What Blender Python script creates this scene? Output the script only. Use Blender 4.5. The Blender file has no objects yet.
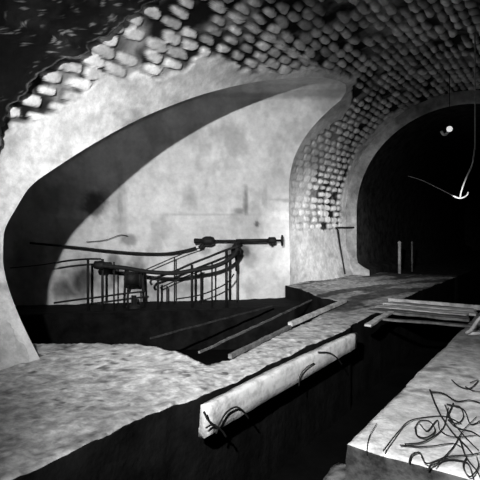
import bpy, bmesh, math, random
import numpy as np
from mathutils import Vector, noise as mn
random.seed(4); rng = np.random.default_rng(7)
sc = bpy.context.scene
COL = sc.collection
# ------------------------------------------------------------------ survey
A = math.atan(330/480.); FP = 480.
FW = np.array([-math.sin(A), math.cos(A), 0.]); RT = np.array([math.cos(A), math.sin(A), 0.])
ZZ = np.array([0, 0, 1.]); CAM = np.array([0, 0, 1.6])
def ray(x, y): return FW+(x-240)/FP*RT+(225-y)/FP*ZZ
def at_z(x, y, z=0.):
    d = ray(x, y); return CAM+(z-1.6)/d[2]*d
def at_d(x, y, t): return CAM+t*ray(x, y)
def at_x(x, y, X):
    d = ray(x, y); return CAM+X/d[0]*d
def at_y(x, y, Y):
    d = ray(x, y); return CAM+Y/d[1]*d
# ------------------------------------------------------------------ noise
def vnoise(x, y, seed=0):
    xi = np.floor(x).astype(np.int64); yi = np.floor(y).astype(np.int64)
    fx = x-xi; fy = y-yi; fx = fx*fx*(3-2*fx); fy = fy*fy*(3-2*fy)
    def h(a, b):
        n = (a*374761393+b*668265263+seed*974634721) & 0x7fffffff
        n = ((n ^ (n >> 13))*1274126177) & 0x7fffffff
        return ((n ^ (n >> 16)) & 0xffff)/65535.
    return (h(xi, yi)*(1-fx)+h(xi+1, yi)*fx)*(1-fy)+(h(xi, yi+1)*(1-fx)+h(xi+1, yi+1)*fx)*fy
def hashi(a, b, seed=0):
    n = (a.astype(np.int64)*374761393+b.astype(np.int64)*668265263+seed*974634721) & 0x7fffffff
    n = ((n ^ (n >> 13))*1274126177) & 0x7fffffff
    return ((n ^ (n >> 16)) & 0xffff)/65535.
def fbm(x, y, seed=0, o=4):
    s = 0; a = .5
    for i in range(o):
        s = s+a*vnoise(x*2**i, y*2**i, seed+i*17); a *= .5
    return s/(1-.5**o)
def sm(a, b, x):
    t = np.clip((x-a)/(b-a), 0, 1); return t*t*(3-2*t)
# ------------------------------------------------------------------ materials
def newmat(name):
    m = bpy.data.materials.new(name); m.use_nodes = True
    nt = m.node_tree; b = nt.nodes['Principled BSDF']; return m, nt, b
def simple(name, dark, light, scale=6., rough=.85, bump=.3, spec=.2, bscale=None, lo=.35, hi=.65, coord='Object', metal=0):
    m, nt, b = newmat(name); N = nt.nodes; L = nt.links
    tc = N.new('ShaderNodeTexCoord')
    n = N.new('ShaderNodeTexNoise'); n.inputs['Scale'].default_value = scale; n.inputs['Detail'].default_value = 8
    n.inputs['Roughness'].default_value = .65
    L.new(tc.outputs[coord], n.inputs['Vector'])
    r = N.new('ShaderNodeValToRGB'); r.color_ramp.elements[0].position = lo; r.color_ramp.elements[1].position = hi
    r.color_ramp.elements[0].color = (dark,)*3+(1,); r.color_ramp.elements[1].color = (light,)*3+(1,)
    L.new(n.outputs['Fac'], r.inputs['Fac']); L.new(r.outputs['Color'], b.inputs['Base Color'])
    n2 = N.new('ShaderNodeTexNoise'); n2.inputs['Scale'].default_value = bscale or scale*5; n2.inputs['Detail'].default_value = 5
    L.new(tc.outputs[coord], n2.inputs['Vector'])
    bp = N.new('ShaderNodeBump'); bp.inputs['Strength'].default_value = bump; bp.inputs['Distance'].default_value = .03
    L.new(n2.outputs['Fac'], bp.inputs['Height']); L.new(bp.outputs['Normal'], b.inputs['Normal'])
    b.inputs['Roughness'].default_value = rough; b.inputs['Specular IOR Level'].default_value = spec
    b.inputs['Metallic'].default_value = metal
    return m
def attr_mat(name, bump=.25, fine=.16):
    """masonry whose colour (stone, mortar, plaster, stain, painted shade) is stored on the surface"""
    m, nt, b = newmat(name); N = nt.nodes; L = nt.links
    at = N.new('ShaderNodeAttribute'); at.attribute_name = 'tone'
    tc = N.new('ShaderNodeTexCoord')
    n = N.new('ShaderNodeTexNoise'); n.inputs['Scale'].default_value = 9; n.inputs['Detail'].default_value = 8; n.inputs['Roughness'].default_value = .7
    L.new(tc.outputs['Object'], n.inputs['Vector'])
    mr = N.new('ShaderNodeMapRange'); mr.inputs['From Min'].default_value = .3; mr.inputs['From Max'].default_value = .7
    mr.inputs['To Min'].default_value = 1-fine*2; mr.inputs['To Max'].default_value = 1+fine
    L.new(n.outputs['Fac'], mr.inputs['Value'])
    mx = N.new('ShaderNodeMix'); mx.data_type = 'RGBA'; mx.blend_type = 'MULTIPLY'; mx.inputs['Factor'].default_value = 1
    L.new(at.outputs['Color'], mx.inputs[6]); L.new(mr.outputs['Result'], mx.inputs[7])
    L.new(mx.outputs[2], b.inputs['Base Color'])
    n2 = N.new('ShaderNodeTexNoise'); n2.inputs['Scale'].default_value = 28; n2.inputs['Detail'].default_value = 5
    L.new(tc.outputs['Object'], n2.inputs['Vector'])
    bp = N.new('ShaderNodeBump'); bp.inputs['Strength'].default_value = bump; bp.inputs['Distance'].default_value = .02
    L.new(n2.outputs['Fac'], bp.inputs['Height']); L.new(bp.outputs['Normal'], b.inputs['Normal'])
    b.inputs['Roughness'].default_value = .92; b.inputs['Specular IOR Level'].default_value = .1
    return m
M = {
 'masonry': attr_mat('limewashed_rubble_masonry'),
 'plaster': attr_mat('smooth_plaster', .15, .08),
 'bank': attr_mat('trodden_mortar_floor', .5, .25),
 'near_black': simple('near_black_stone', .012, .05, 4, .95, .6, .05),  # even near-black stone for the far tunnel, right wall and end walls
 'slime': simple('black_slime_stone', .004, .012, 3, .9, .5, .05),
 'dark_side': simple('dark_side_stone', .02, .12, 5, .9, .5, .1),  # darker stone for the sides of the right slab
 'sludge': simple('black_sludge', .003, .007, 1.5, .8, .3, .05),
 'kerb': simple('pale_kerb_stone', .35, .72, 7, .9, .3, .05, 30, .3, .55),
 'wood': simple('pale_worn_timber', .25, .65, 5, .85, .4, .15),
 'oldwood': simple('grimy_timber', .06, .2, 6, .9, .4, .1),
 'iron': simple('dark_iron', .008, .02, 12, .6, .3, .3, metal=.3),
 'wire': simple('blackened_wire', .008, .02, 12, .7, .2, .2),
 'palewire': simple('pale_rope', .22, .45, 12, .8, .2, .2),
 'china': simple('white_porcelain', .8, .85, 3, .3, .02, .5),
}
M['glow'] = simple('glowing_white_knob', .8, .85, 3, .3, .02, .5)
M['glow'].node_tree.nodes['Principled BSDF'].inputs['Emission Color'].default_value = (1, 1, 1, 1)
M['glow'].node_tree.nodes['Principled BSDF'].inputs['Emission Strength'].default_value = .7  # glow added to brighten the white knob, which lies outside the spots
# ------------------------------------------------------------------ object helpers
def tag(o, label=None, cat=None, group=None, kind=None):
    if label: o['label'] = label
    if cat: o['category'] = cat
    if group: o['group'] = group
    if kind: o['kind'] = kind
    return o
def link(name, me, mat, parent=None):
    o = bpy.data.objects.new(name, me); COL.objects.link(o)
    if mat is not None and not me.materials: me.materials.append(mat)
    if parent: o.parent = parent
    return o
def empty(name, loc):
    o = bpy.data.objects.new(name, None); o.location = loc; o.empty_display_size = .1; COL.objects.link(o); return o
def np_mesh(name, V, Fq, tone=None, smooth=True):
    me = bpy.data.meshes.new(name); V = np.asarray(V, dtype=np.float32); Fq = np.asarray(Fq, dtype=np.int32)
    k = Fq.shape[1]
    me.vertices.add(len(V)); me.vertices.foreach_set('co', V.ravel())
    me.loops.add(Fq.size); me.loops.foreach_set('vertex_index', Fq.ravel())
    me.polygons.add(len(Fq)); me.polygons.foreach_set('loop_start', np.arange(0, Fq.size, k, dtype=np.int32))
    me.polygons.foreach_set('loop_total', np.full(len(Fq), k, dtype=np.int32))
    if tone is not None:
        a = me.color_attributes.new('tone', 'FLOAT_COLOR', 'POINT')
        c = np.ones((len(V), 4), dtype=np.float32); c[:, :3] = np.asarray(tone)[:, None]
        a.data.foreach_set('color', c.ravel())
    me.update(calc_edges=True); me.validate()
    me.polygons.foreach_set('use_smooth', np.full(len(me.polygons), smooth))
    return me
def grid_faces(nr, nc, off=0):
    i = np.arange(nr-1)[:, None]*nc+np.arange(nc-1)[None, :]+off
    i = i.ravel(); return np.stack([i, i+1, i+nc+1, i+nc], 1)
def smooth_path(pts, n=6):
    P = [np.array(p, float) for p in pts]; 
    if len(P) < 3: return P
    Q = [2*P[0]-P[1]]+P+[2*P[-1]-P[-2]]; out = []
    for i in range(1, len(Q)-2):
        for k in range(n):
            t = k/n; a, b, c, d = Q[i-1], Q[i], Q[i+1], Q[i+2]
            out.append(.5*((2*b)+(-a+c)*t+(2*a-5*b+4*c-d)*t*t+(-a+3*b-3*c+d)*t**3))
    out.append(P[-1]); return out
def tube_bm(bm, pts, r, seg=8, taper=None):
    P = [Vector(p) for p in pts]; rings = []; up = Vector((0, 0, 1)); prev = None
    for i, p in enumerate(P):
        d = (P[min(i+1, len(P)-1)]-P[max(i-1, 0)]).normalized()
        if prev is None:
            a = d.cross(up)
            if a.length < .05: a = d.cross(Vector((1, 0, 0)))
        else: a = prev-d*prev.dot(d)
        a.normalize(); prev = a; b = d.cross(a)
        rr = r if taper is None else r*(1+(taper-1)*i/(len(P)-1))
        rings.append([bm.verts.new(p+(a*math.cos(2*math.pi*k/seg)+b*math.sin(2*math.pi*k/seg))*rr) for k in range(seg)])
    for u, v in zip(rings, rings[1:]):
        for k in range(seg): bm.faces.new((u[k], u[(k+1) % seg], v[(k+1) % seg], v[k]))
    bm.faces.new(rings[0][::-1]); bm.faces.new(rings[-1])
def bm_obj(name, bm, mat, parent=None, smooth=True, origin=None):
    bmesh.ops.recalc_face_normals(bm, faces=bm.faces)
    if origin is not None:
        bmesh.ops.translate(bm, verts=bm.verts, vec=-Vector(origin))
    me = bpy.data.meshes.new(name); bm.to_mesh(me); bm.free()
    for p in me.polygons: p.use_smooth = smooth
    o = link(name, me, mat, parent)
    if origin is not None and parent is None: o.location = origin
    return o
def tube(name, pts, r, mat, parent=None, seg=8, smooth_n=0, taper=None, origin=None):
    if smooth_n: pts = smooth_path(pts, smooth_n)
    bm = bmesh.new(); tube_bm(bm, pts, r, seg, taper)
    if parent is not None: origin = parent.location
    elif origin is None: origin = Vector(pts[0])
    return bm_obj(name, bm, mat, parent, True, origin)
def plank(name, p0, p1, width, thick, mat, parent=None, rag=.012, bev=.01, seed=1, roll=0., wdir=None):
    """a worn board or bar from p0 to p1 (centres of its ends), subdivided and roughened"""
    p0 = Vector(p0); p1 = Vector(p1); d = (p1-p0); Ln = d.length; d.normalize()
    w = Vector(wdir) if wdir is not None else d.cross(Vector((0, 0, 1))); w = (w-d*w.dot(d)).normalized(); u = w.cross(d)
    n = max(2, int(Ln/.12)); bm = bmesh.new(); rings = []
    prof = [(-.5, -.5), (0, -.5), (.5, -.5), (.5, 0), (.5, .5), (0, .5), (-.5, .5), (-.5, 0)]
    for i in range(n+1):
        t = i/n; c = p0+d*Ln*t; ring = []
        for a, b in prof:
            q = c+w*a*width+u*b*thick
            nz = mn.noise_vector(q*3.1+Vector((seed*3.3, 0, 0)))*rag+mn.noise_vector(q*11+Vector((seed, 0, 0)))*rag*.5
            q = q+w*nz[0]+u*nz[1]+(d*nz[2]*3 if i in (0, n) else Vector())
            ring.append(bm.verts.new(q))
        rings.append(ring)
    for a, b in zip(rings, rings[1:]):
        for k in range(8): bm.faces.new((a[k], a[(k+1) % 8], b[(k+1) % 8], b[k]))
    bm.faces.new(rings[0]); bm.faces.new(rings[-1])
    return bm_obj(name, bm, mat, parent, False, parent.location if parent is not None else p0)
def solid(name, poly, ztop, zbot, mat, side=None, res=.16, rough=.02, edge=.04, tone=None, topfn=None, seed=0):
    """floor slab from a plan outline: a closed body with roughened top and ragged edges"""
    bm = bmesh.new()
    n = len(poly)
    tv = [bm.verts.new((x, y, 0)) for x, y in poly]
    f = bm.faces.new(tv); f.normal_update()
    if f.normal.z < 0: f.normal_flip()
    bmesh.ops.triangulate(bm, faces=bm.faces[:])
    for it in range(9):
        lim = res if it > 5 else res*1.3
        es = [e for e in bm.edges if e.calc_length() > lim]
        if not es: break
        if it < 8:
            bmesh.ops.subdivide_edges(bm, edges=es, cuts=1, use_grid_fill=False)
            bmesh.ops.triangulate(bm, faces=[q for q in bm.faces if len(q.verts) > 3])
        if it in (3, 5, 7):
            bmesh.ops.beautify_fill(bm, faces=bm.faces[:], edges=[e for e in bm.edges if not e.is_boundary])
    top = list(bm.verts)
    bset = {v for e in bm.edges if e.is_boundary for v in e.verts}
    bedges = [e for e in bm.edges if e.is_boundary]
    for e in bedges: pass
    # skirt in rings
    depth = ztop-zbot; levels = [0, min(.03, depth*.3), depth*.35, depth]
    top_faces = list(bm.faces)
    ring = {v: v for v in bset}; cur = {v: v for v in bset}; edges = [(e.verts[0], e.verts[1], e.link_loops[0].vert) for e in bedges]
    lay = {}
    for v in top: lay[v] = 0.
    for lv in levels[1:]:
        nxt = {}
        for v in bset:
            w = bm.verts.new((v.co.x, v.co.y, -lv)); nxt[v] = w; lay[w] = -lv
        for a, b, fst in edges:
            other = b if fst is a else a
            fc = bm.faces.new((cur[other], cur[fst], nxt[fst], nxt[other])); fc.material_index = 1 if side else 0
        cur = nxt
    bl = bm.faces.new([cur[v] for v in []] ) if False else None
    for v, lz in lay.items():
        x, y = v.co.x, v.co.y
        q = Vector((x, y, lz*3+seed))
        nz = mn.noise_vector(q*2.3)*edge+mn.noise_vector(q*9)*edge*.5
        on_edge = v in bset or lz < 0
        h = mn.noise(Vector((x*1.3, y*1.3, seed)))*rough*1.6+mn.noise(Vector((x*5, y*5, seed)))*rough+mn.noise(Vector((x*14, y*14, seed)))*rough*.6
        z = ztop+(topfn(x, y) if topfn else 0)+lz+(h if lz == 0 else h*.6)
        if lz == -depth: z = zbot
        if v in bset: z -= .012
        v.co = Vector((x+(nz.x if on_edge else 0), y+(nz.y if on_edge else 0), z))
    me = bpy.data.meshes.new(name)
    bm.verts.index_update()
    bmesh.ops.recalc_face_normals(bm, faces=bm.faces)
    bm.to_mesh(me)
    X = np.array([v.co[:] for v in bm.verts]); bm.free()
    if tone is not None:
        a = me.color_attributes.new('tone', 'FLOAT_COLOR', 'POINT'); c = np.ones((len(X), 4), dtype=np.float32)
        c[:, :3] = tone(X)[:, None]; a.data.foreach_set('color', c.ravel())
    me.materials.append(mat)
    if side: me.materials.append(side)
    for p in me.polygons: p.use_smooth = True
    o = bpy.data.objects.new(name, me); COL.objects.link(o); return tag(o, kind='structure')

# ================================================================== MAIN TUNNEL SHELL
XC, R0, ZS = -2.6, 3.4, 2.0
LW = 2.0                              # developed height of the side wall below the springing
def prof(S, cove):
    """developed length S from the left foot -> x, z (cove = how far the foot juts out) and outward normal"""
    S = np.asarray(S, float); x = np.empty_like(S); z = np.empty_like(S); nx = np.empty_like(S); nz = np.empty_like(S)
    th = (S-LW)/R0
    arc = (th >= 0) & (th <= math.pi)
    x = XC-R0*np.cos(th); z = ZS+R0*np.sin(th); nx = -np.cos(th); nz = np.sin(th)
    lo = th < 0
    zl = S
    j = cove*np.clip(1-zl/1.15, 0, 1.2)**1.5
    x = np.where(lo, XC-R0+j, x); z = np.where(lo, zl, z); nx = np.where(lo, -1., nx); nz = np.where(lo, 0., nz)
    hi = th > math.pi
    z2 = ZS-(S-LW-math.pi*R0)
    x = np.where(hi, XC+R0, x); z = np.where(hi, z2, z); nx = np.where(hi, 1., nx); nz = np.where(hi, 0., nz)
    return x, z, nx, nz
def S_of(p):
    x, y, z = p
    return z if z < ZS else LW+R0*math.atan2(z-ZS, -(x-XC))
def cyl(x, y):
    d = ray(x, y); t = 1.
    lo, hi = 1., 40.
    def r(t):
        p = CAM+t*d; X = p[0]-XC; z = p[2]-ZS
        return abs(X) if z < 0 else math.hypot(X, z)
    for _ in range(50):
        m = (lo+hi)/2
        if r(m) < R0: lo = m
        else: hi = m
    return CAM+lo*d
near_px = [(30, 185), (60, 165), (80, 152), (100, 140), (125, 126), (150, 114), (175, 104), (200, 95), (230, 87), (260, 81), (300, 77.5), (325, 77.5), (337, 80)]
near = [(-.2, 3.35), (.77, 3.35), (1.54, 3.36)]+[(S_of(cyl(*p)), cyl(*p)[1]) for p in near_px]
far_px = [(346, 92), (341, 100), (325, 114), (310, 130), (300, 145), (294, 158), (290, 175), (289, 200), (289, 225)]
apexS = near[-1][0]+.03
far = [(S_of(cyl(*p)), cyl(*p)[1]) for p in far_px]
far = [(-.2, 11.02), (.8, 11.02)]+far[::-1]
far[-1] = (min(far[-1][0], apexS-.05), far[-1][1])
APY = 10.7
near.append((apexS, APY)); far.append((apexS, APY+.02))
near = np.array(near); far = np.array(far)
for arr in (near, far): arr[:, 0] = np.maximum.accumulate(arr[:, 0]+np.arange(len(arr))*1e-5)
def soften(arr, s1, w=.22):
    g = np.arange(-.2, apexS+.001, .01); y = np.interp(g, arr[:, 0], arr[:, 1])
    k = np.hanning(int(w/.01)*2+1); k /= k.sum(); m = len(k)//2
    ys = np.convolve(np.concatenate([np.full(m, y[0]), y, np.full(m, y[-1])]), k, 'valid')
    f = 1-sm(s1-.3, s1, g); y = ys*f+y*(1-f)
    return np.stack([g, y], 1)
near = np.concatenate([soften(near, 4.4), near[-1:]]); far = np.concatenate([soften(far, 4.4, .15), far[-1:]])
for arr in (near, far): arr[:, 0] = np.maximum.accumulate(arr[:, 0]+np.arange(len(arr))*1e-7)
def Yn(S): return np.where(S < apexS, np.interp(S, near[:, 0], near[:, 1]), APY+.01)
def Yf(S): return np.where(S < apexS, np.interp(S, far[:, 0], far[:, 1]), APY+.01)
YR = 14.8
# rib edge (near, dark, rough part of the vault) : Y at which it ends, by S
rib_px = [(0, 108), (20, 90), (40, 70), (62, 54), (85, 42), (110, 24), (140, 0), (165, -20)]
rib = np.array([(S_of(cyl(*p)), cyl(*p)[1]) for p in rib_px])
print('rib', rib.round(2).tolist()); print('near', near.round(2).tolist()); print('far', far.round(2).tolist())
def rib_end(S): return np.interp(S, rib[:, 0], rib[:, 1])
# lower limit of the bared stonework, by Y
low_px = [(2, 138), (30, 124), (60, 110), (85, 94), (110, 74), (135, 78), (160, 80), (185, 72), (205, 52), (222, 62), (240, 72), (265, 74), (300, 71), (330, 72), (352, 80)]
low = np.array([(cyl(*p)[1], S_of(cyl(*p))) for p in low_px]); low = low[np.argsort(low[:, 0])]
print('low', low.round(2).tolist())
def stonework(S, Y, warp=1.):
    """rubble courses: returns tone, depth (m, outward), for developed coordinates"""
    wS = S+warp*(.05*(fbm(S*1.6, Y*1.6, 3)-.5)+.035*(fbm(S*6, Y*6, 5)-.5)); wY = Y+warp*(.16*(fbm(S*2, Y*2, 9)-.5)+.07*(fbm(S*7, Y*7, 11)-.5))
    cs = .185; row = np.floor(wS/cs)
    lenr = .36+.12*hashi(row, row*0+3, 2)
    off = hashi(row, row*0, 1)*.4+(row % 2)*.2
    u = (wY+off)/lenr; colm = np.floor(u)
    jit = (hashi(row, colm, 4)-.5)*.28
    fu = u-colm; fv = wS/cs-row
    a = (fu-.5-jit*.3)*lenr; b = (fv-.5)*cs
    sz = hashi(row, colm, 6); gap = sm(.25, .75, fbm(S*.8+1.7, Y*.8, 33)+.35*np.exp(-((Y-6.)/1.4)**2)*sm(4.6, 5.2, S))
    hu = lenr*.5*(.86+.12*sz-.22*gap); hv = cs*.5*(.84+.14*hashi(row, colm, 8)-.22*gap)
    # superellipse distance
    q = (np.abs(a/hu)**2.6+np.abs(b/hv)**2.6)**(1/2.6)
    q = q+.7*(fbm(S*8, Y*8, 35)-.5); stone = 1-sm(.8, 1.15, q)
    dome = np.clip(1-q*q, 0, 1)
    tone = .3+.6*hashi(row, colm, 12)
    miss = hashi(row, colm, 14)
    return stone, dome, tone, miss
def shell_patch(S, Y):
    """tone and outward depth over the main tunnel surface"""
    stone, dome, tone, miss = stonework(S, Y)
    edge_n = .22*(fbm(S*2.2, Y*2.2, 21)-.5)+.12*(fbm(S*8, Y*8, 23)-.5)
    Sl = np.interp(Y, low[:, 0], low[:, 1])+edge_n
    expo_near = sm(-.06, .08, S-Sl)
    # beyond the gallery mouth the stonework comes down nearly to shoulder height
    Sfar = 1.45+edge_n*1.2+.15*sm(13.8, 14.6, Y)
    gf = Yf(S)+.12+.75*np.exp(-((S-4.7)/.75)**2)+edge_n
    expo_far = sm(-.05, .08, S-Sfar)*sm(-.05, .12, Y-gf)*(1-sm(14.35, 14.55, Y+edge_n*.4))
    w = sm(10.5, 10.9, Y)*(S < apexS+.25)
    expo = expo_near*(1-w)+expo_far*w
    expo = np.where((S >= apexS+.25) & (Y > 10.5), np.maximum(expo_far, expo_near), expo)
    # mortar left over stones here and there
    patch = fbm(S*.9+3, Y*.9, 31)
    # where the pointing is still full the joints hardly show
    smear = sm(.50, .66, fbm(S*1.1, Y*1.1, 41))*(1-sm(4.6, 5.2, S)*sm(5.2, 6., Y))*sm(4.4, 5.4, Y)*(1-.6*sm(10.5, 11, Y))
    expo = expo*(1-.75*smear); expo = expo*(1-.6*(Y > 10.5)*(1-sm(11.6, 13.2, Y+1.2*(fbm(S*2, Y*2, 59)-.5)))*(1-sm(3.6, 4.6, S)))
    wallz = (S < LW+2.2) & (Y > 10.8)
    missk = np.where(wallz, miss > .95, miss > .9)*1.
    lost = missk
    st = stone*(1-lost)
    joint = np.clip(1-st, 0, 1)*expo
    n1 = fbm(S*1.3, Y*1.3, 51); n2 = fbm(S*5, Y*5, 53)
    n3 = fbm(S*2.4, Y*.9, 55); plaster = .60+.3*(n1-.5)+.4*(n2-.5); plaster = plaster*(1-.35*sm(.55, .7, n3))
    # cracks along the haunch
    low_wash = .22*(1-sm(3.2, 5.2, S)); tn = plaster*(1-expo)+expo*np.minimum(tone*.8+.1+low_wash, .85)*(.6+.8*n2)
    jk = joint*(1-.35*sm(.4, .7, fbm(S*2.5, Y*2.5, 57))); tn = tn*(1-jk)+.012*jk  # shade of the open joints is put into the tone as near-black
    depth = expo*(.06*(1-st)-.012*dome*st)+.02*(n1-.5)*1.2+.012*(n2-.5)
    return np.clip(tn, .008, .85), depth
def cove_at(Y): return np.where(np.asarray(Y) < 7, .83, .28*sm(11.2, 13.6, np.asarray(Y)))

S0, S1 = -.2, LW+math.pi*R0+LW+.4
Srow = np.concatenate([np.arange(S0, 8.6, .024), np.arange(8.6, S1, .12)])
near_n = 330; far_n = 190
YST = 2.2
# resolution in Y concentrated where seen
un = np.linspace(0, 1, near_n); uf = np.linspace(0, 1, far_n)
SS = Srow[:, None]
YN = YST+(Yn(SS)-YST)*un[None, :]
YF = Yf(SS)+(YR-Yf(SS))*uf[None, :]
def build_rows(YY, r0, r1, drop_open=False):
    S = np.repeat(Srow[r0:r1][:, None], YY.shape[1], 1); Y = YY[r0:r1]
    tn, dp = shell_patch(S, Y)
    # keep the arris of the gallery mouth crisp
    g = np.minimum(np.abs(Y-Yn(S)), np.abs(Y-Yf(S))); op = S < apexS
    k = np.where(op, sm(0, .12, g), 1.); k = k*sm(0, .1, np.abs(YR-Y))
    dp = dp*k
    x, z, nx, nz = prof(S, cove_at(Y))
    V = np.stack([x+nx*dp, Y, z+nz*dp], -1)
    return V, tn
iS = int(np.searchsorted(Srow, LW)); iR = int(np.searchsorted(Srow, LW+math.pi*R0))
def two(name, r0, r1, mat):
    Vs = []; T = []; Fs = []; off = 0
    for YY in (YN, YF):
        V, t = build_rows(YY, r0, r1); Vs.append(V.reshape(-1, 3)); T.append(t.ravel())
        Fs.append(grid_faces(V.shape[0], V.shape[1], off)); off += V.shape[0]*V.shape[1]
    me = np_mesh(name, np.concatenate(Vs), np.concatenate(Fs), np.concatenate(T))
    return tag(link(name, me, mat), kind='structure')
two('wall_left', 0, iS+1, M['masonry'])
two('ceiling', iS, iR+1, M['masonry'])
# right-hand wall : near-black, plain
def strip_shell(name, S_arr, Y_arr, R_off, mat, tone=None, rough=.05, prof_fn=None):
    S, Y = np.meshgrid(S_arr, Y_arr, indexing='ij')
    x, z, nx, nz = prof(S, cove_at(Y)); d = rough*(fbm(S*3, Y*3, 61)-.5)*2+R_off
    V = np.stack([x+nx*d, Y, z+nz*d], -1)
    t = np.full(S.shape, .3) if tone is None else tone(S, Y)
    return tag(link(name, np_mesh(name, V.reshape(-1, 3), grid_faces(*S.shape), t.ravel()), mat), kind='structure')
strip_shell('wall_right', np.linspace(LW+math.pi*R0-.02, S1+1.0, 24), np.linspace(-6, YR, 120), 0, M['near_black'])
# ---- near rib, its shade painted into a near-black tone: rougher, lower vault from behind the camera up to its ragged end
Srib = np.arange(S0, LW+math.pi*R0+.1, .03)
def rib_shade_tone(S, Y):
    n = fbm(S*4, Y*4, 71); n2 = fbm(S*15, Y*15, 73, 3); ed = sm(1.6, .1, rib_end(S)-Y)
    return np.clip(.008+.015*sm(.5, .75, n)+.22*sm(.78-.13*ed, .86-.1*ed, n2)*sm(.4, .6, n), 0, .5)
cols = 260
S = np.repeat(Srib[:, None], cols, 1)
YE = rib_end(Srib)[:, None]+.10*(fbm(Srib*3, Srib*0, 75)-.5)[:, None]*2+.09*(fbm(Srib*9, Srib*0, 77)-.5)[:, None]*2
YE = np.maximum(YE, 2.6)
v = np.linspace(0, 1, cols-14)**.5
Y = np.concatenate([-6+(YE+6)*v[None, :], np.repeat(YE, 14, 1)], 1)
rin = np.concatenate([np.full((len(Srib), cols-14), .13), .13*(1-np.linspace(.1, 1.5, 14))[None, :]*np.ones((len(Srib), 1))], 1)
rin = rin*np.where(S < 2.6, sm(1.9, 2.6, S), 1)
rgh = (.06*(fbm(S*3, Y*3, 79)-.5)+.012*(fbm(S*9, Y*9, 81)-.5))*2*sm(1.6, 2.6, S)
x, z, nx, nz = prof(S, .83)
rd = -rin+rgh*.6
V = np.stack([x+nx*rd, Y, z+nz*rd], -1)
t = rib_shade_tone(S, Y)
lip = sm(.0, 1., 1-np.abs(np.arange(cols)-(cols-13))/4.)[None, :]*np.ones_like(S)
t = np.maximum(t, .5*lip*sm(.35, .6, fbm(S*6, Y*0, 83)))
# foot of the near wall is limewashed like the rest
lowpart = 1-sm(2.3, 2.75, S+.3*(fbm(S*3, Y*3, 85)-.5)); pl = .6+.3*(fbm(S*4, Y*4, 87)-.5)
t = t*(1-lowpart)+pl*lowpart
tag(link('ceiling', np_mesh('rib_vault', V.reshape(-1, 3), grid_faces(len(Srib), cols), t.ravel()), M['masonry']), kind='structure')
# end wall behind the photographer
bm = bmesh.new()
vs = [bm.verts.new(p) for p in ((-7, -6, -1.6), (1.6, -6, -1.6), (1.6, -6, 6), (-7, -6, 6))]; bm.faces.new(vs)
tag(bm_obj('wall_back', bm, M['near_black'], smooth=False), kind='structure')

# ---- ring and narrower tunnel beyond
def prof2(u, r):
    """inner tunnel outline; u in 0..1 from left foot to right foot"""
    pts = []
    left = [(-2.6-r+.45, -.3), (-2.6-r+.42, .18), (-2.6-r+.06, .32), (-2.6-r, .6), (-2.6-r, 1.4), (-2.6-r, 2.)]
    arc = [(-2.6-r*math.cos(t), 2.+(r-.02)*math.sin(t)) for t in np.linspace(0, math.pi, 60)[1:-1]]
    right = [(-5.2-p[0], p[1]) for p in left[::-1]]
    P = np.array(left+arc+right); L = np.concatenate([[0], np.cumsum(np.linalg.norm(np.diff(P, axis=0), axis=1))]); L /= L[-1]
    return np.stack([np.interp(u, L, P[:, 0]), np.interp(u, L, P[:, 1])], -1)
U = np.linspace(0, 1, 260); inner = prof2(U, 3.05)
Sm = np.interp(U, [0, .12, .88, 1], [-.2, LW, LW+math.pi*R0, LW*2+math.pi*R0+.2])
ox, oz, onx, onz = prof(Sm, np.full_like(Sm, .28)); outer = np.stack([ox, oz], -1)
rows = [];tns = []
for k, w in enumerate(np.linspace(0, 1, 10)):
    P = outer*(1-w)+inner*w
    nn = fbm(P[:, 0]*4, P[:, 1]*4, 91); dy = -.05*(nn-.5)+(.0 if k not in (9,) else .03)
    rows.append(np.stack([P[:, 0], YR+dy, P[:, 1]], -1)); tns.append(.34+.5*(nn-.5)+.12*(fbm(P[:, 0]*11, P[:, 1]*11, 93)-.5))
V = np.array(rows); tn = np.clip(np.array(tns), .05, .7)
tag(link('trim_1', np_mesh('ring_face', V.reshape(-1, 3), grid_faces(10, 260), tn.ravel()), M['masonry']), kind='structure')
Ys = np.concatenate([np.linspace(YR+.03, YR+.9, 10), np.linspace(YR+1.2, 34, 40)])
V = np.array([np.stack([inner[:, 0], np.full(260, y)+0*U, inner[:, 1]], -1)+.03*np.stack([fbm(inner[:, 1]*3, y+inner[:, 0]*3, 95)-.5]*3, -1)*min(1, (y-YR)*2) for y in Ys])
tag(link('ceiling', np_mesh('far_vault', V.reshape(-1, 3), grid_faces(len(Ys), 260)), M['near_black']), kind='structure')
bm = bmesh.new(); vs = [bm.verts.new(p) for p in ((-6.6, 34, -1.6), (1.6, 34, -1.6), (1.6, 34, 6), (-6.6, 34, 6))]; bm.faces.new(vs)
tag(bm_obj('wall_far', bm, M['near_black'], smooth=False), kind='structure')

# ================================================================== SIDE GALLERY
GL = 9.0
curve = [(float(s), float(y)) for s, y in far]+[(float(s), float(y)) for s, y in near[::-1]]
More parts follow.
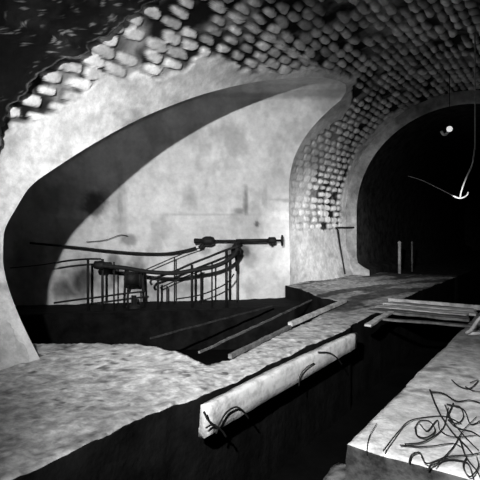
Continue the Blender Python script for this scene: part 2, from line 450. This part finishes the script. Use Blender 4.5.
# resample the mouth curve
def mouth(dense=340):
    P = []
    for s, y in curve:
        P.append((s, y))
    P = np.array(P); L = np.concatenate([[0], np.cumsum(np.hypot(*np.diff(P, axis=0).T))])
    q = np.linspace(0, L[-1], dense); s = np.interp(q, L, P[:, 0]); y = np.interp(q, L, P[:, 1])
    x, z, nx, nz = prof(s, cove_at(y)*np.where(y > 6, .0, 1.)); return np.stack([x, y, z], -1), q
MO, Lq = mouth()
ext = MO[0].copy(); ext[2] = -1.6
MO = np.concatenate([np.array([[MO[0][0], MO[0][1], zz] for zz in (-1.6, -1.2, -.8, -.4)]), MO]); 
sw = np.concatenate([np.arange(0, 7.5, .045), np.linspace(7.6, GL, 8)])
Vg = MO[:, None, :]-RT[None, None, :]*sw[None, :, None]
i = np.arange(len(MO))[:, None]*.05+0*sw[None, :]; j = sw[None, :]+0*i
W = Vg
lat = (W@RT)                                   # metres to the right of the camera axis
zz = W[..., 2]
amp = sm(0, .25, j)
nn = fbm(lat*.9, zz*.9, 101); n2 = fbm(lat*4, zz*4, 103); n3 = fbm(lat*1.2, zz*9, 107)
W = W-FW*(amp*(.10*(nn-.5)+.03*(n2-.5)))[..., None]
n4 = fbm(lat*2.3, zz*1.3, 109, 5); n5 = fbm(lat*10, zz*10, 111, 3); tone = .72+.2*(nn-.5)+.26*(n2-.5)+.1*(n3-.5)+.14*(n5-.5); tone = tone*(1-.22*sm(.52, .7, n4))
def blob(px, py, rx, ry, k, d=12.2, seed=0, sharp=.5):
    """a stain of its own outline on the plaster: centre, half-width and half-height in metres"""
    global tone
    c = at_d(px, py, d); cl = c@RT; cz = c[2]
    q = np.hypot((lat-cl)/(rx*d/480.), (zz-cz)/(ry*d/480.))+.9*(fbm(lat*5, zz*5, 200+seed)-.5)
    m = 1-sm(sharp, 1.15, q); tone = tone*(1-m*k)
farside = None
blob(236, 250, 16, 9, .75, seed=1); blob(126, 240, 11, 7, .5, seed=2); blob(246, 200, 3, 16, .55, seed=3); blob(240, 211, 6, 4, .5, seed=4)
blob(257, 224, 3, 4, .7, seed=5); blob(265, 195, 3, 14, .25, seed=6); blob(330, 96, 50, 3, .25, 11.9, seed=7)
blob(262, 96, 60, 2.5, .22, 11.8, seed=8); blob(285, 200, 26, 1.6, .3, seed=9); blob(205, 214, 60, 1.4, .22, seed=10)
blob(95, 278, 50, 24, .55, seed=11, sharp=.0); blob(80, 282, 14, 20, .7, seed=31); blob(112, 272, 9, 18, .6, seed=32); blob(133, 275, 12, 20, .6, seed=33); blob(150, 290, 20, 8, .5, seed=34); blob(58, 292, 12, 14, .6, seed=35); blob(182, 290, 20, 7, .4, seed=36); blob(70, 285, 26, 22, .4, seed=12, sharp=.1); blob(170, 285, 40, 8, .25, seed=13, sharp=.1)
blob(118, 205, 3, 18, .3, seed=14); blob(230, 140, 14, 26, .12, seed=15); blob(300, 250, 12, 16, .18, seed=16); blob(92, 206, 15, 17, .75, seed=17)
blob(70, 215, 26, 5, -.35, seed=18); blob(280, 215, 12, 5, -.1, seed=19); blob(60, 190, 30, 30, .3, seed=20, sharp=.1)
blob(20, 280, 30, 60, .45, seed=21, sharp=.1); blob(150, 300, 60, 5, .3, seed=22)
blob(250, 262, 8, 10, .35, seed=23); blob(205, 252, 8, 5, .4, seed=24); blob(310, 280, 14, 7, .2, seed=25)
tone = np.clip(tone, .03, .85)
tag(link('wall_gallery', np_mesh('gallery', W.reshape(-1, 3), grid_faces(*lat.shape), tone.ravel()), M['plaster']), kind='structure')
e0 = np.array([-6, 3.35, 0])-RT*GL; e1 = np.array([-6, 11.02, 0])-RT*GL
d_ = (e1-e0)/np.linalg.norm(e1-e0)
bm = bmesh.new(); a = e0-d_*1.5; b = e1+d_*3
vs = [bm.verts.new(p) for p in ((a[0], a[1], -1.6), (b[0], b[1], -1.6), (b[0], b[1], 6), (a[0], a[1], 6))]; bm.faces.new(vs)
tag(bm_obj('wall_gallery_end', bm, M['near_black'], smooth=False), kind='structure')

# ================================================================== GROUND
def bank_tone(base, dark, lo, hi, sc_=1., seed=0, slime=-.06):
    def fn(X):
        x, y, z = X.T
        n = fbm(x*1.8*sc_, y*1.8*sc_, 300+seed, 5); m = fbm(x*9*sc_, y*9*sc_, 310+seed, 4)
        m2 = fbm(x*26*sc_, y*26*sc_, 320+seed, 3); t = base+(n-.5)*.5+(m-.5)*.6+(m2-.5)*.5
        sp = sm(lo, hi, m*.6+n*.4); t = t*(1-sp)+dark*sp
        t = np.where(z < slime, .01, t)
        return np.clip(t, .008, .8)
    return fn
p1 = at_z(50, 343); p2 = at_z(140, 343); p3 = at_z(180, 352); p4 = at_z(206, 362); p5 = at_z(232, 358); p6 = at_z(345, 303); p7 = at_z(322, 299); p8 = at_z(300, 290)
print([p.round(2).tolist() for p in (p1, p2, p3, p4, p5, p6, p7, p8)])
NB = -RT
pa = p1-RT*1.2
XL = -2.93
leftpoly = [(-7.2, -5.9), (XL, -5.9), (XL, 3.4), (XL, 9.6), (XL, 15), (XL, 33.5), (-6.3, 33.5), (-6.3, 10.95), (p8[0], p8[1]), (p7[0], p7[1]), (p6[0], p6[1]), (p5[0], p5[1]), (p4[0], p4[1]), (p3[0], p3[1]), (p2[0], p2[1]), (p1[0], p1[1]), (pa[0], pa[1])]
def mound(x, y): return .05*math.exp(-((y-11.5)/2.)**2)
# near bank and far bank are one body; far part beyond the ring is split off so each stays simple
near_bank = [(-7.2, -5.9), (XL, -5.9), (-2.92, 3.2), (-2.85, 3.45), (-2.84, 7.2), (-2.9, 7.4), (XL, 9.6), (XL, 16.), (-6.0, 16.), (-6.1, 10.95), (p8[0], p8[1]), (p7[0], p7[1]), (p6[0], p6[1]), (p5[0], p5[1]), (p4[0], p4[1]), (p3[0], p3[1]), (p2[0], p2[1]), (p1[0], p1[1]), (pa[0], pa[1])]
def lt(X):
    x, y, z = X.T
    t = bank_tone(.5, .14, .58, .7, 1., 1)(X)
    # ground slightly darker farther along, with much darker streaks
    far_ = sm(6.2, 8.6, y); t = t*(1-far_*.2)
    streak = sm(.5, .62, fbm(x*2.2-y*.6, y*.7, 333))*sm(7., 9., y); t = t*(1-.75*streak)
    return np.clip(t, .01, .8)
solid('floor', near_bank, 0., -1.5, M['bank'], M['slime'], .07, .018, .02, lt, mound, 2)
right_bank = [(-1.35, 3.34), (1.0, 3.34), (1.0, 16), (-1.40, 16), (-1.37, 8)]
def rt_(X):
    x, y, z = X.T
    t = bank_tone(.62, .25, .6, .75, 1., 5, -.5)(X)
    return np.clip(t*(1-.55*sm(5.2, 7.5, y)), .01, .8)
def rtop(x, y): return 0.
solid('floor', right_bank, 0., -.33, M['bank'], M['dark_side'], .12, .008, .018, rt_, None, 5)
solid('floor', [(-1.62, -5.9), (1.0, -5.9), (1.0, 3.40), (-1.2, 3.9), (-1.58, 3.75)], -.36, -1.5, M['bank'], M['slime'], .14, .02, .05, bank_tone(.16, .04, .55, .7, 1, 7, -.5), None, 7)
solid('floor', [(-1.30, 3.6), (1.0, 3.6), (1.0, 16), (-1.30, 16)], -.345, -1.5, M['slime'], M['slime'], .5, .0, .01, None, None, 8)
solid('floor', [(-6.1, 16.), (XL, 16.), (XL, 33.8), (-6.1, 33.8)], -.02, -1.5, M['near_black'], M['slime'], .8, .02, .02, None, None, 9)
solid('floor', [(-1.4, 16.), (1, 16.), (1, 33.8), (-1.4, 33.8)], -.02, -1.5, M['near_black'], M['slime'], .8, .02, .02, None, None, 10)
# ledge along the far side of the gallery
def lp(lat_, dep): p = CAM+FW*dep+RT*lat_; return (p[0], p[1])
def ledge_top(x, y):
    lt_ = (np.array([x, y, 0])-CAM)@RT; return .03*lt_
solid('floor', [lp(-7.5, 11.15), lp(-3, 11.15), lp(1.25, 11.2), lp(1.7, 11.9), lp(1.9, 12.9), lp(-7.5, 12.9)], -.33, -1.5, M['bank'], M['slime'], .16, .012, .02, bank_tone(.3, .1, .5, .65, 1, 11), ledge_top, 11)
# sludge on the beds of both channels
bm = bmesh.new(); vs = [bm.verts.new(p) for p in ((-16, -6, -1.3), (1.6, -6, -1.3), (1.6, 34, -1.3), (-16, 34, -1.3))]; bm.faces.new(vs)
tag(bm_obj('floor', bm, M['sludge'], smooth=False), kind='structure')

# ================================================================== KERB STONES, PLANKS
def kerb():
    n = 44; rings = []; bm = bmesh.new()
    y0, y1 = 3.34, 6.85
    for i in range(n+1):
        t = i/n; y = y0+(y1-y0)*t; xr = -2.64+.03*t; xl = xr-.09-.04*math.sin(math.pi*t); h = .29-.05*t; xw = -2.84 if 1 < i < n-1 else xl
        pf = [(xw, -h), (xw, -h*.75), (xl, -h*.7), (xl, -.015), (xr-.02, -.005), (xr, -.03), (xr, -.13), (xr, -h*.6), (xr, -h+.02), (xr-.03, -h)]
        ring = []
        for k, (x, z) in enumerate(pf):
            q = Vector((x, y, z)); d = mn.noise_vector(q*2.5)*.008+mn.noise_vector(q*9)*.007
            yy = y+(mn.noise(Vector((x*9, z*9, 3. if i else 7.)))*.05 if i in (0, n) else 0)
            ring.append(bm.verts.new((x+(d.x if k > 3 else 0), yy, z+d.z)))
        rings.append(ring)
    for a, b in zip(rings, rings[1:]):
        m = len(a)
        for k in range(m): bm.faces.new((a[k], a[(k+1) % m], b[(k+1) % m], b[k]))
    bm.faces.new(rings[0]); bm.faces.new(rings[-1])
    o = bm_obj('kerb_stone', bm, M['kerb'], None, True, (-2.8, 3.4, -.33))
    return tag(o, 'long pale stone kerb beam with bright side face along the black central channel', 'kerb stone')
kerb()
q0 = at_z(230, 358, .02); q1 = at_z(290, 327, .02); q2 = at_z(345, 303, .03)
o = plank('timber_strip', q0+np.array([0, 0, .02]), q1+np.array([0, 0, .0]), .05, .05, M['oldwood'], rag=.006, seed=3)
tag(o, 'grimy narrow timber strip at the point where the two channels part', 'timber')
o = plank('timber_strip', q1+np.array([0, 0, .04]), q2+np.array([0, 0, .045]), .075, .06, M['wood'], rag=.006, seed=5)
tag(o, 'bright white timber strip edging the dark side channel', 'timber')
def beam(name, a, b, w, t, mat, label, cat='beam', group=None, seed=1, rag=.01):
    o = plank(name, a, b, w, t, mat, None, rag, seed=seed); return tag(o, label, cat, group)
beam('cross_beam', at_z(200, 352, -.12), at_z(312, 300, -.12), .025, .03, M['oldwood'], 'thin grimy beam lying in the dark side channel beside the white timber strip', seed=8)
beam('cross_beam', at_z(150, 338, -.35), at_z(272, 306, -.2), .025, .03, M['near_black'], 'blackened beam farther out in the dark side channel toward the railing', seed=9)
# footbridge of boards over the channel
fb = empty('footbridge', (-2.15, 9.6, 0)); tag(fb, 'low plank footbridge of pale worn boards crossing the black channel', 'footbridge')
for k, (y, w, zz_, m) in enumerate(((8.58, .15, .035, 'oldwood'), (8.80, .19, .03, 'oldwood'), (9.02, .2, .04, 'wood'), (9.24, .2, .035, 'wood'), (9.46, .19, .045, 'wood'), (9.66, .16, .03, 'oldwood'))):
    plank('board', (-3.05+.05*(k % 2), y, zz_), (-1.36-.05*(k % 3), y+.06, zz_), w, .04, M[m], fb, rag=.01, seed=20+k)
plank('kerb_board', (-3.05, 9.80, .06), (-1.3, 9.92, .06), .07, .09, M['wood'], fb, rag=.008, seed=31)
o = beam('loose_board', (-2.6, 7.95, .03), (-1.15, 8.2, .03), .10, .03, M['oldwood'], 'narrow loose board lying across the channel in front of the footbridge', 'board', seed=33)
o.location.x -= 0
beam('loose_board', at_z(368, 325, .05), at_z(391, 312, .05), .10, .035, M['wood'], 'short pale board lying lengthwise at the left end of the footbridge', 'board', seed=34)
# bent bright bar at the right-hand edge
bp = [at_d(486, 314, 7.), at_d(478, 320, 7.), at_d(474, 326, 6.95), at_d(470, 331, 6.9), at_z(467, 333, .03), at_z(474, 333.5, .03), at_z(486, 333, .03)]
o = tube('bent_bar', bp, .024, M['wood'], seg=8, smooth_n=5); tag(o, 'bright bent bar curling up beside the channel at the right edge', 'bar')

# ================================================================== RAILING on the gallery ledge
def ztop_ledge(px): return 0
DF, DB = 11.35, 11.95
def rail_thing(name, label, posts, rails, depth, r_post=.025, r_rail=.023):
    base = at_d(posts[0][0], posts[0][2], depth); e = empty(name, base); tag(e, label, 'railing')
    for (px, yt, yb, k) in posts:
        b = at_d(px, yb, depth); z = -.33+.03*float((b-CAM)@RT)-.03; b[2] = z; t = at_d(px, yt, depth)
        tube('post', [b, t], r_post*k, M['iron'], e, 8)
    for pts, k in rails:
        tube('rail', [at_d(x, y, depth) for x, y in pts], r_rail*k, M['iron'], e, 8, 4)
    return e
rail_thing('railing', 'straight dark iron railing at the left end of the gallery ledge',
    [(88, 259, 303, 1.25), (102.5, 259, 303, 1.25), (114, 262, 303, .8), (128, 290, 303, .9), (141, 291, 303, .8)],
    [([(54, 263), (70, 260.5), (88, 259), (101, 259)], 1.), ([(54, 303), (75, 300), (100, 297), (125, 293.5), (145, 291.5)], 1.)], DF)
rail_thing('railing', 'front sloping dark iron handrail with curled end rising beside the wall pipe',
    [(158, 280, 301, 1.1), (192, 265, 301, 1.3), (226.5, 250.5, 300, 1.4), (212, 262, 300, .8)],
    [([(152, 285), (150.5, 282), (153, 278.5), (158, 277), (175, 271), (192, 263.5), (210, 256.5), (226, 250), (240, 246)], 1.2),
     ([(176, 299), (190, 297), (205, 293.5), (220, 287), (228, 282), (234, 274)], .7)], DF)
rail_thing('railing', 'rear thinner iron handrail seen behind the curled handrail',
    [(167, 286, 300, .8), (174.5, 257, 300, .7), (201, 270, 300, .9), (237, 252, 298, .7)],
    [([(145, 270), (160, 263.5), (175, 257), (190, 251), (203, 247)], .6), ([(160, 288), (175, 281), (190, 275), (203, 270)], .7)], DB)
# valve or winch block standing on the ledge between the two rails
w0 = at_d(134, 303, 11.6); w0[2] = -.33+.03*float((w0-CAM)@RT)
wn = empty('winch', w0); tag(wn, 'squat dark iron winch on the ledge between the straight railing and the handrail', 'winch')
def lathe(name, c, prof_, mat, parent, axis='z', seg=20):
    bm = bmesh.new(); rings = []
    for r, h in prof_:
        rg = []
        for k in range(seg):
            a = 2*math.pi*k/seg
            if axis == 'z': p = Vector((c[0]+r*math.cos(a), c[1]+r*math.sin(a), c[2]+h))
            else:
                ax = Vector(axis); s1 = ax.cross(Vector((0, 0, 1))).normalized(); s2 = ax.cross(s1)
                p = Vector(c)+ax*h+(s1*math.cos(a)+s2*math.sin(a))*r
            rg.append(bm.verts.new(p))
        rings.append(rg)
    for u, v_ in zip(rings, rings[1:]):
        for k in range(seg): bm.faces.new((u[k], u[(k+1) % seg], v_[(k+1) % seg], v_[k]))
    bm.faces.new(rings[0]); bm.faces.new(rings[-1])
    return bm_obj(name, bm, mat, parent, True, parent.location if parent else Vector(c))
AX = tuple(RT)
lathe('base', w0, [(.2, 0), (.2, .04), (.07, .08), (.06, .3)], M['iron'], wn)
lathe('drum', w0+np.array([0, 0, .72])-RT*.2, [(.16, 0), (.24, .01), (.24, .04), (.17, .06), (.16, .2), (.17, .34), (.24, .36), (.24, .39), (.16, .4)], M['iron'], wn, AX)
tube('frame', [w0+RT*.24, w0+RT*.2+ZZ*.95], .03, M['iron'], wn); tube('frame', [w0-RT*.24, w0-RT*.2+ZZ*.95], .03, M['iron'], wn)
# ================================================================== CABLES AND PIPES on the gallery wall
def cable(pts, d, r, label, cat='cable', mat='wire', name='cable', taper=None, n=6):
    P = [at_d(p[0], p[1], p[2] if len(p) > 2 else d) for p in pts]
    o = tube(name, P, r, M[mat], None, 8, n, taper); return tag(o, label, cat)
cable([(30, 243), (78, 247.5), (100, 250), (135, 253), (165, 253.5), (185, 250.5), (196, 247.5)], 12.1, .028, 'long slack cable sagging from the shadowed pier to the wall pipe', n=8)
cable([(97, 264), (106, 266), (125, 268), (150, 272), (175, 273), (195, 270), (212, 267), (225, 262), (234, 255), (238, 248)], 11.15, .05, 'thick dark hose slung low across the railing in a long sag', 'hose', name='hose', n=8); hose_o = bpy.data.objects['hose']
cable([(10, 268), (40, 265), (60, 262), (88, 258.5)], 11.3, .012, 'thin taut wire running into the shadow left of the straight railing', 'wire', name='wire')
cable([(86, 242), (105, 240), (120, 235), (128, 236)], 12.3, .008, 'faint thin wire looping on the wall above the slack cable', 'wire', name='wire')
# cluster at the hose end
h0 = at_d(98, 265, 11.2)
lathe('hose_clamp', h0, [(.05, -.1), (.09, -.08), (.1, 0), (.1, .12), (.07, .16), (.07, .3), (.05, .32)], M['iron'], hose_o, AX)
# wall pipe
DWP = 12.1
c0 = at_d(194, 241, DWP); wp = empty('wall_pipe', c0); tag(wp, 'dark horizontal iron pipe with flanged ends fixed along the bright gallery wall', 'pipe')
tube('pipe', [at_d(194, 241, DWP), at_d(282, 240.5, DWP)], .028, M['iron'], wp)
tube('sleeve', [at_d(236, 241, DWP), at_d(275, 240.6, DWP)], .05, M['iron'], wp)
lathe('flange', at_d(268, 240.6, DWP), [(.06, 0), (.09, .02), (.09, .18), (.06, .2)], M['iron'], wp, AX)
lathe('flange', at_d(281, 240.5, DWP), [(.1, 0), (.14, .01), (.14, .05), (.1, .06)], M['iron'], wp, AX)
lathe('valve', at_d(194, 241, DWP), [(.05, 0), (.07, .02), (.06, .2), (.09, .22), (.12, .3), (.12, .42), (.09, .5), (.05, .52)], M['iron'], wp, AX)
for px in (204, 240, 272):
    a = at_d(px, 241, DWP); tube('bracket', [a-ZZ*.0, a-ZZ*.1+FW*.1, a-ZZ*.12+FW*.38], .03, M['iron'], wp)
tube('elbow', [at_d(204, 242, DWP), at_d(203, 245, DWP), at_d(199, 248, DWP)], .045, M['iron'], wp, 8, 4)
vb = at_d(236, 250, 11.8); vh = empty('valve_box', vb); tag(vh, 'small dark valve box with drop pipe at the top of the handrail', 'valve')
lathe('body', vb, [(.05, -.12), (.12, -.1), (.13, .05), (.08, .12), (.03, .2)], M['iron'], vh)
tube('drop_pipe', [vb-ZZ*.1, at_d(236.5, 271, 11.8)], .03, M['iron'], vh)
tube('handle', [vb-RT*.12+ZZ*.18, vb+RT*.12+ZZ*.18], .02, M['iron'], vh); tube('stem', [vb+ZZ*.1, vb+ZZ*.18], .02, M['iron'], vh)
# conduit on the wall beside the far opening
cb = [at_x(355, 227.5, -5.78), at_x(347, 227.5, -5.86), at_x(338, 227.5, -5.93)]
cpipe = [at_y(354, 227.5, 14.70), at_x(344, 227.5, -5.9), at_x(336, 227.8, -5.93), at_x(338, 230, -5.93), at_x(340, 245, -5.93), at_x(343, 262, -5.85), at_x(345, 274, -5.72)]
o = tube('conduit', cpipe, .026, M['iron'], None, 8, 0); tag(o, 'thin dark conduit bent down the pale wall beside the far tunnel mouth', 'conduit')

# ================================================================== FAR TUNNEL MOUTH
for px, yt, yb, r, lab in ((399.5, 243, 274, .05, 'pale upright post at the dark tunnel mouth, brighter of two'), (412, 243, 272, .03, 'thin dim upright post at the dark tunnel mouth, right of the brighter post')):
    b = at_z(px, yb-1, .0); b[2] = -.02; hgt = (yb-yt)/480.*float((b-CAM)@FW)
    pst = empty('post', b); tag(pst, lab, 'post')
    tube('shaft', [b, b+ZZ*hgt], r, M['wood' if r > .04 else 'oldwood'], pst, 8)
    lathe('cap', b+ZZ*hgt, [(r*1.2, -.03), (r*1.3, 0), (r*.6, .05)], M['wood' if r > .04 else 'oldwood'], pst)
L0 = at_d(449.5, 129, 12.2); lm = empty('white_knob', L0); tag(lm, 'small white knob on a hooked arm hanging before the dark tunnel mouth', 'white_knob')
lathe('globe', L0, [(.02, -.07), (.06, -.05), (.075, 0), (.06, .05), (.02, .07)], M['glow'], lm)
tube('arm', [at_d(448, 132, 12.2), at_d(446, 134.5, 12.2), at_d(443, 134.3, 12.2), at_d(441, 131, 12.2)], .032, M['china'], lm, 8, 4)
top = cyl(449.5, 129); 
tube('hanger', [L0+ZZ*.05, np.array([L0[0], L0[1], ZS+math.sqrt(R0**2-(L0[0]-XC)**2)+.05])], .008, M['wire'], lm)
r0_ = at_d(475, 138, 9.); 
o = tube('hanging_rope', [np.array([r0_[0], r0_[1], ZS+math.sqrt(R0**2-(r0_[0]-XC)**2)]), r0_, at_d(474.5, 150, 9), at_d(472, 165, 9), at_d(466, 178, 9), at_d(461.5, 190, 9), at_d(460, 197, 9)], .014, M['palewire'], None, 8, 4)
tag(o, 'pale rope with a small hook hanging down from the dark vault near the right edge', 'rope'); rope_base = o
rope = o; o = tube('hook', [at_d(453, 196, 9), at_d(458, 198, 9), at_d(463, 197.5, 9), at_d(467, 195, 9), at_d(468, 192, 9)], .013, M['palewire'], rope_base, 8, 4)
w_ = [at_d(408, 176, 13.), at_d(421, 180, 12.), at_d(440, 189, 10.5), at_d(454, 196.5, 9.05)]
o = tube('wire', w_, .006, M['palewire'], None, 6, 4); tag(o, 'faint thin wire slanting through the dark to the hanging hook', 'wire')

# ================================================================== WIRE TANGLE
def K(x, y): return (320+x/3., 320+y/3.)
tangle = [
 ([(330, 210), (345, 250), (365, 290), (400, 340), (440, 380), (458, 402)], .011, 'thick dark root running diagonally through the middle of the tangle on the slab'),
 ([(330, 215), (370, 220), (410, 243), (450, 240), (485, 250)], .009, 'dark root arching along the far side of the tangle on the slab'),
 ([(375, 255), (395, 300), (435, 350), (475, 390)], .008, None),
 ([(285, 322), (292, 347), (320, 352), (345, 332), (330, 305), (300, 302), (283, 325)], .008, 'thin dark root curled into a small ring on the slab'),
 ([(190, 392), (235, 335), (270, 302), (330, 290), (380, 290), (425, 312)], .007, 'long thin root sweeping left toward the slab corner'),
 ([(240, 375), (300, 380), (350, 376), (400, 370), (430, 385)], .006, None),
 ([(268, 428), (275, 405), (300, 398), (320, 430), (380, 410), (440, 405), (485, 398)], .008, 'dark root looping along the front edge of the slab'),
 ([(325, 452), (338, 428), (370, 420), (410, 420), (445, 432), (462, 482)], .009, None),
 ([(395, 180), (420, 200), (450, 205), (475, 180), (450, 188)], .008, 'dark root bent into a hook at the far side of the slab'),
 ([(380, 252), (430, 268), (452, 312), (485, 300)], .008, None),
 ([(140, 402), (147, 352), (170, 310)], .005, 'fine root strand standing apart at the left corner of the slab'),
 ([(436, 200), (460, 212), (485, 214)], .007, None),
 ([(420, 358), (438, 410), (470, 452), (482, 475)], .008, None),
 ([(385, 300), (410, 322), (455, 335), (485, 352)], .008, None),
 ([(255, 372), (300, 368), (340, 350), (372, 318), (385, 262)], .007, None),
 ([(300, 312), (322, 332), (352, 300), (360, 330), (400, 350), (470, 345)], .006, None),
 ([(345, 440), (400, 380), (430, 330), (470, 290)], .006, None),
 ([(400, 250), (385, 290), (410, 310), (430, 290), (420, 260), (395, 255)], .007, None),
 ([(440, 410), (430, 440), (450, 470), (475, 440), (470, 410)], .007, None),
]
for pts, r, lab in tangle:
    P = []
    for k, (x, y) in enumerate(pts):
        px, py = K(x, y); zc = .012+r+.008*random.random(); r = r*.8 if k == 0 else r
        p = at_z(px, py, zc)
        if p[1] < 3.36: p = at_y(px, py, 3.30); 
        P.append(p)
    if min(p[1] for p in P) < 3.35:
        pass
    o = tube('root', P, r, M['wire'], None, 6, 6, .6)
    tag(o, lab or 'thin dark root strand lying in the tangle on the pale right-hand slab', 'root', 'roots tangled on the right-hand slab')
# loops of wire hanging on the kerb face
def kf(pts, r, lab):
    P = [at_x(x, y, -2.598) for x, y in pts]
    o = tube('wire_loop', P, r, M['wire'], None, 6, 5); tag(o, lab, 'wire')
kf([(204, 412), (209, 421), (217, 427), (223, 432), (226, 437)], .010, 'dark wire crossing the near end of the pale kerb beam')
kf([(216, 434), (220, 423), (227, 412), (236, 407), (243, 411), (249, 419)], .009, 'dark wire arched in a hoop on the near end of the kerb beam')
kf([(206, 428), (212, 425), (219, 430)], .008, 'short dark wire at the lower corner of the kerb beam')
kf([(299, 386), (300, 376), (306, 368), (314, 363)], .007, 'thin dark wire curved on the middle of the kerb beam')
kf([(318, 352), (330, 353), (338, 359), (342, 365)], .008, 'dark wire drooping over the far end of the kerb beam')

# ================================================================== LIGHT
def spot(name, loc, target, power, size_deg, blend, radius=.06):
    l = bpy.data.lights.new(name, 'SPOT'); l.energy = power; l.spot_size = math.radians(size_deg); l.spot_blend = blend; l.shadow_soft_size = radius
    o = bpy.data.objects.new(name, l); COL.objects.link(o); o.location = loc
    o.rotation_euler = (Vector(target)-Vector(loc)).to_track_quat('-Z', 'Y').to_euler(); return o
LP = Vector((-.5, -1.0, 3.1))
def aim(az, el, d=10.): return LP+Vector((-math.sin(math.radians(az))*math.cos(math.radians(el)), math.cos(math.radians(az))*math.cos(math.radians(el)), math.sin(math.radians(el))))*d
spot('arc_and_fill_lamp', LP, aim(31.5, -9), 4900, 53, 1.0)
spot('arc_and_fill_lamp', LP, aim(56, -6), 950, 70, 1.0)  # added spot at the same position, brightens the near left wall
spot('arc_and_fill_lamp', LP, aim(14, -29), 2400, 62, 1.0)  # added spot at the same position, brightens the banks and kerb
spot('arc_and_fill_lamp', (.45, 7.2, 2.2), (-6, 12.9, 1.1), 2800, 35, 1.0)  # added unseen spot on the right, brightens the wall by the far mouth
spot('arc_and_fill_lamp', (.2, .2, 1.9), tuple(at_d(150, 140, 10)), 360, 30, 1.0)  # added weak fill by the camera, lifts the shadowed gallery vault
w = bpy.data.worlds.new('World'); sc.world = w; w.use_nodes = True; w.node_tree.nodes['Background'].inputs[0].default_value = (0, 0, 0, 1)
# ================================================================== CAMERA
cd = bpy.data.cameras.new('Camera'); cam = bpy.data.objects.new('Camera', cd); COL.objects.link(cam)
cam.location = CAM; cam.rotation_euler = (math.pi/2, 0, A); cd.sensor_width = 36; cd.lens = 36; cd.shift_y = -15/480.; cd.clip_start = .05; cd.clip_end = 100
sc.camera = cam
sc.view_settings.view_transform = 'Standard'; sc.view_settings.look = 'None'; sc.view_settings.gamma = 1; sc.view_settings.use_curve_mapping = False
sc.view_settings.exposure = 0
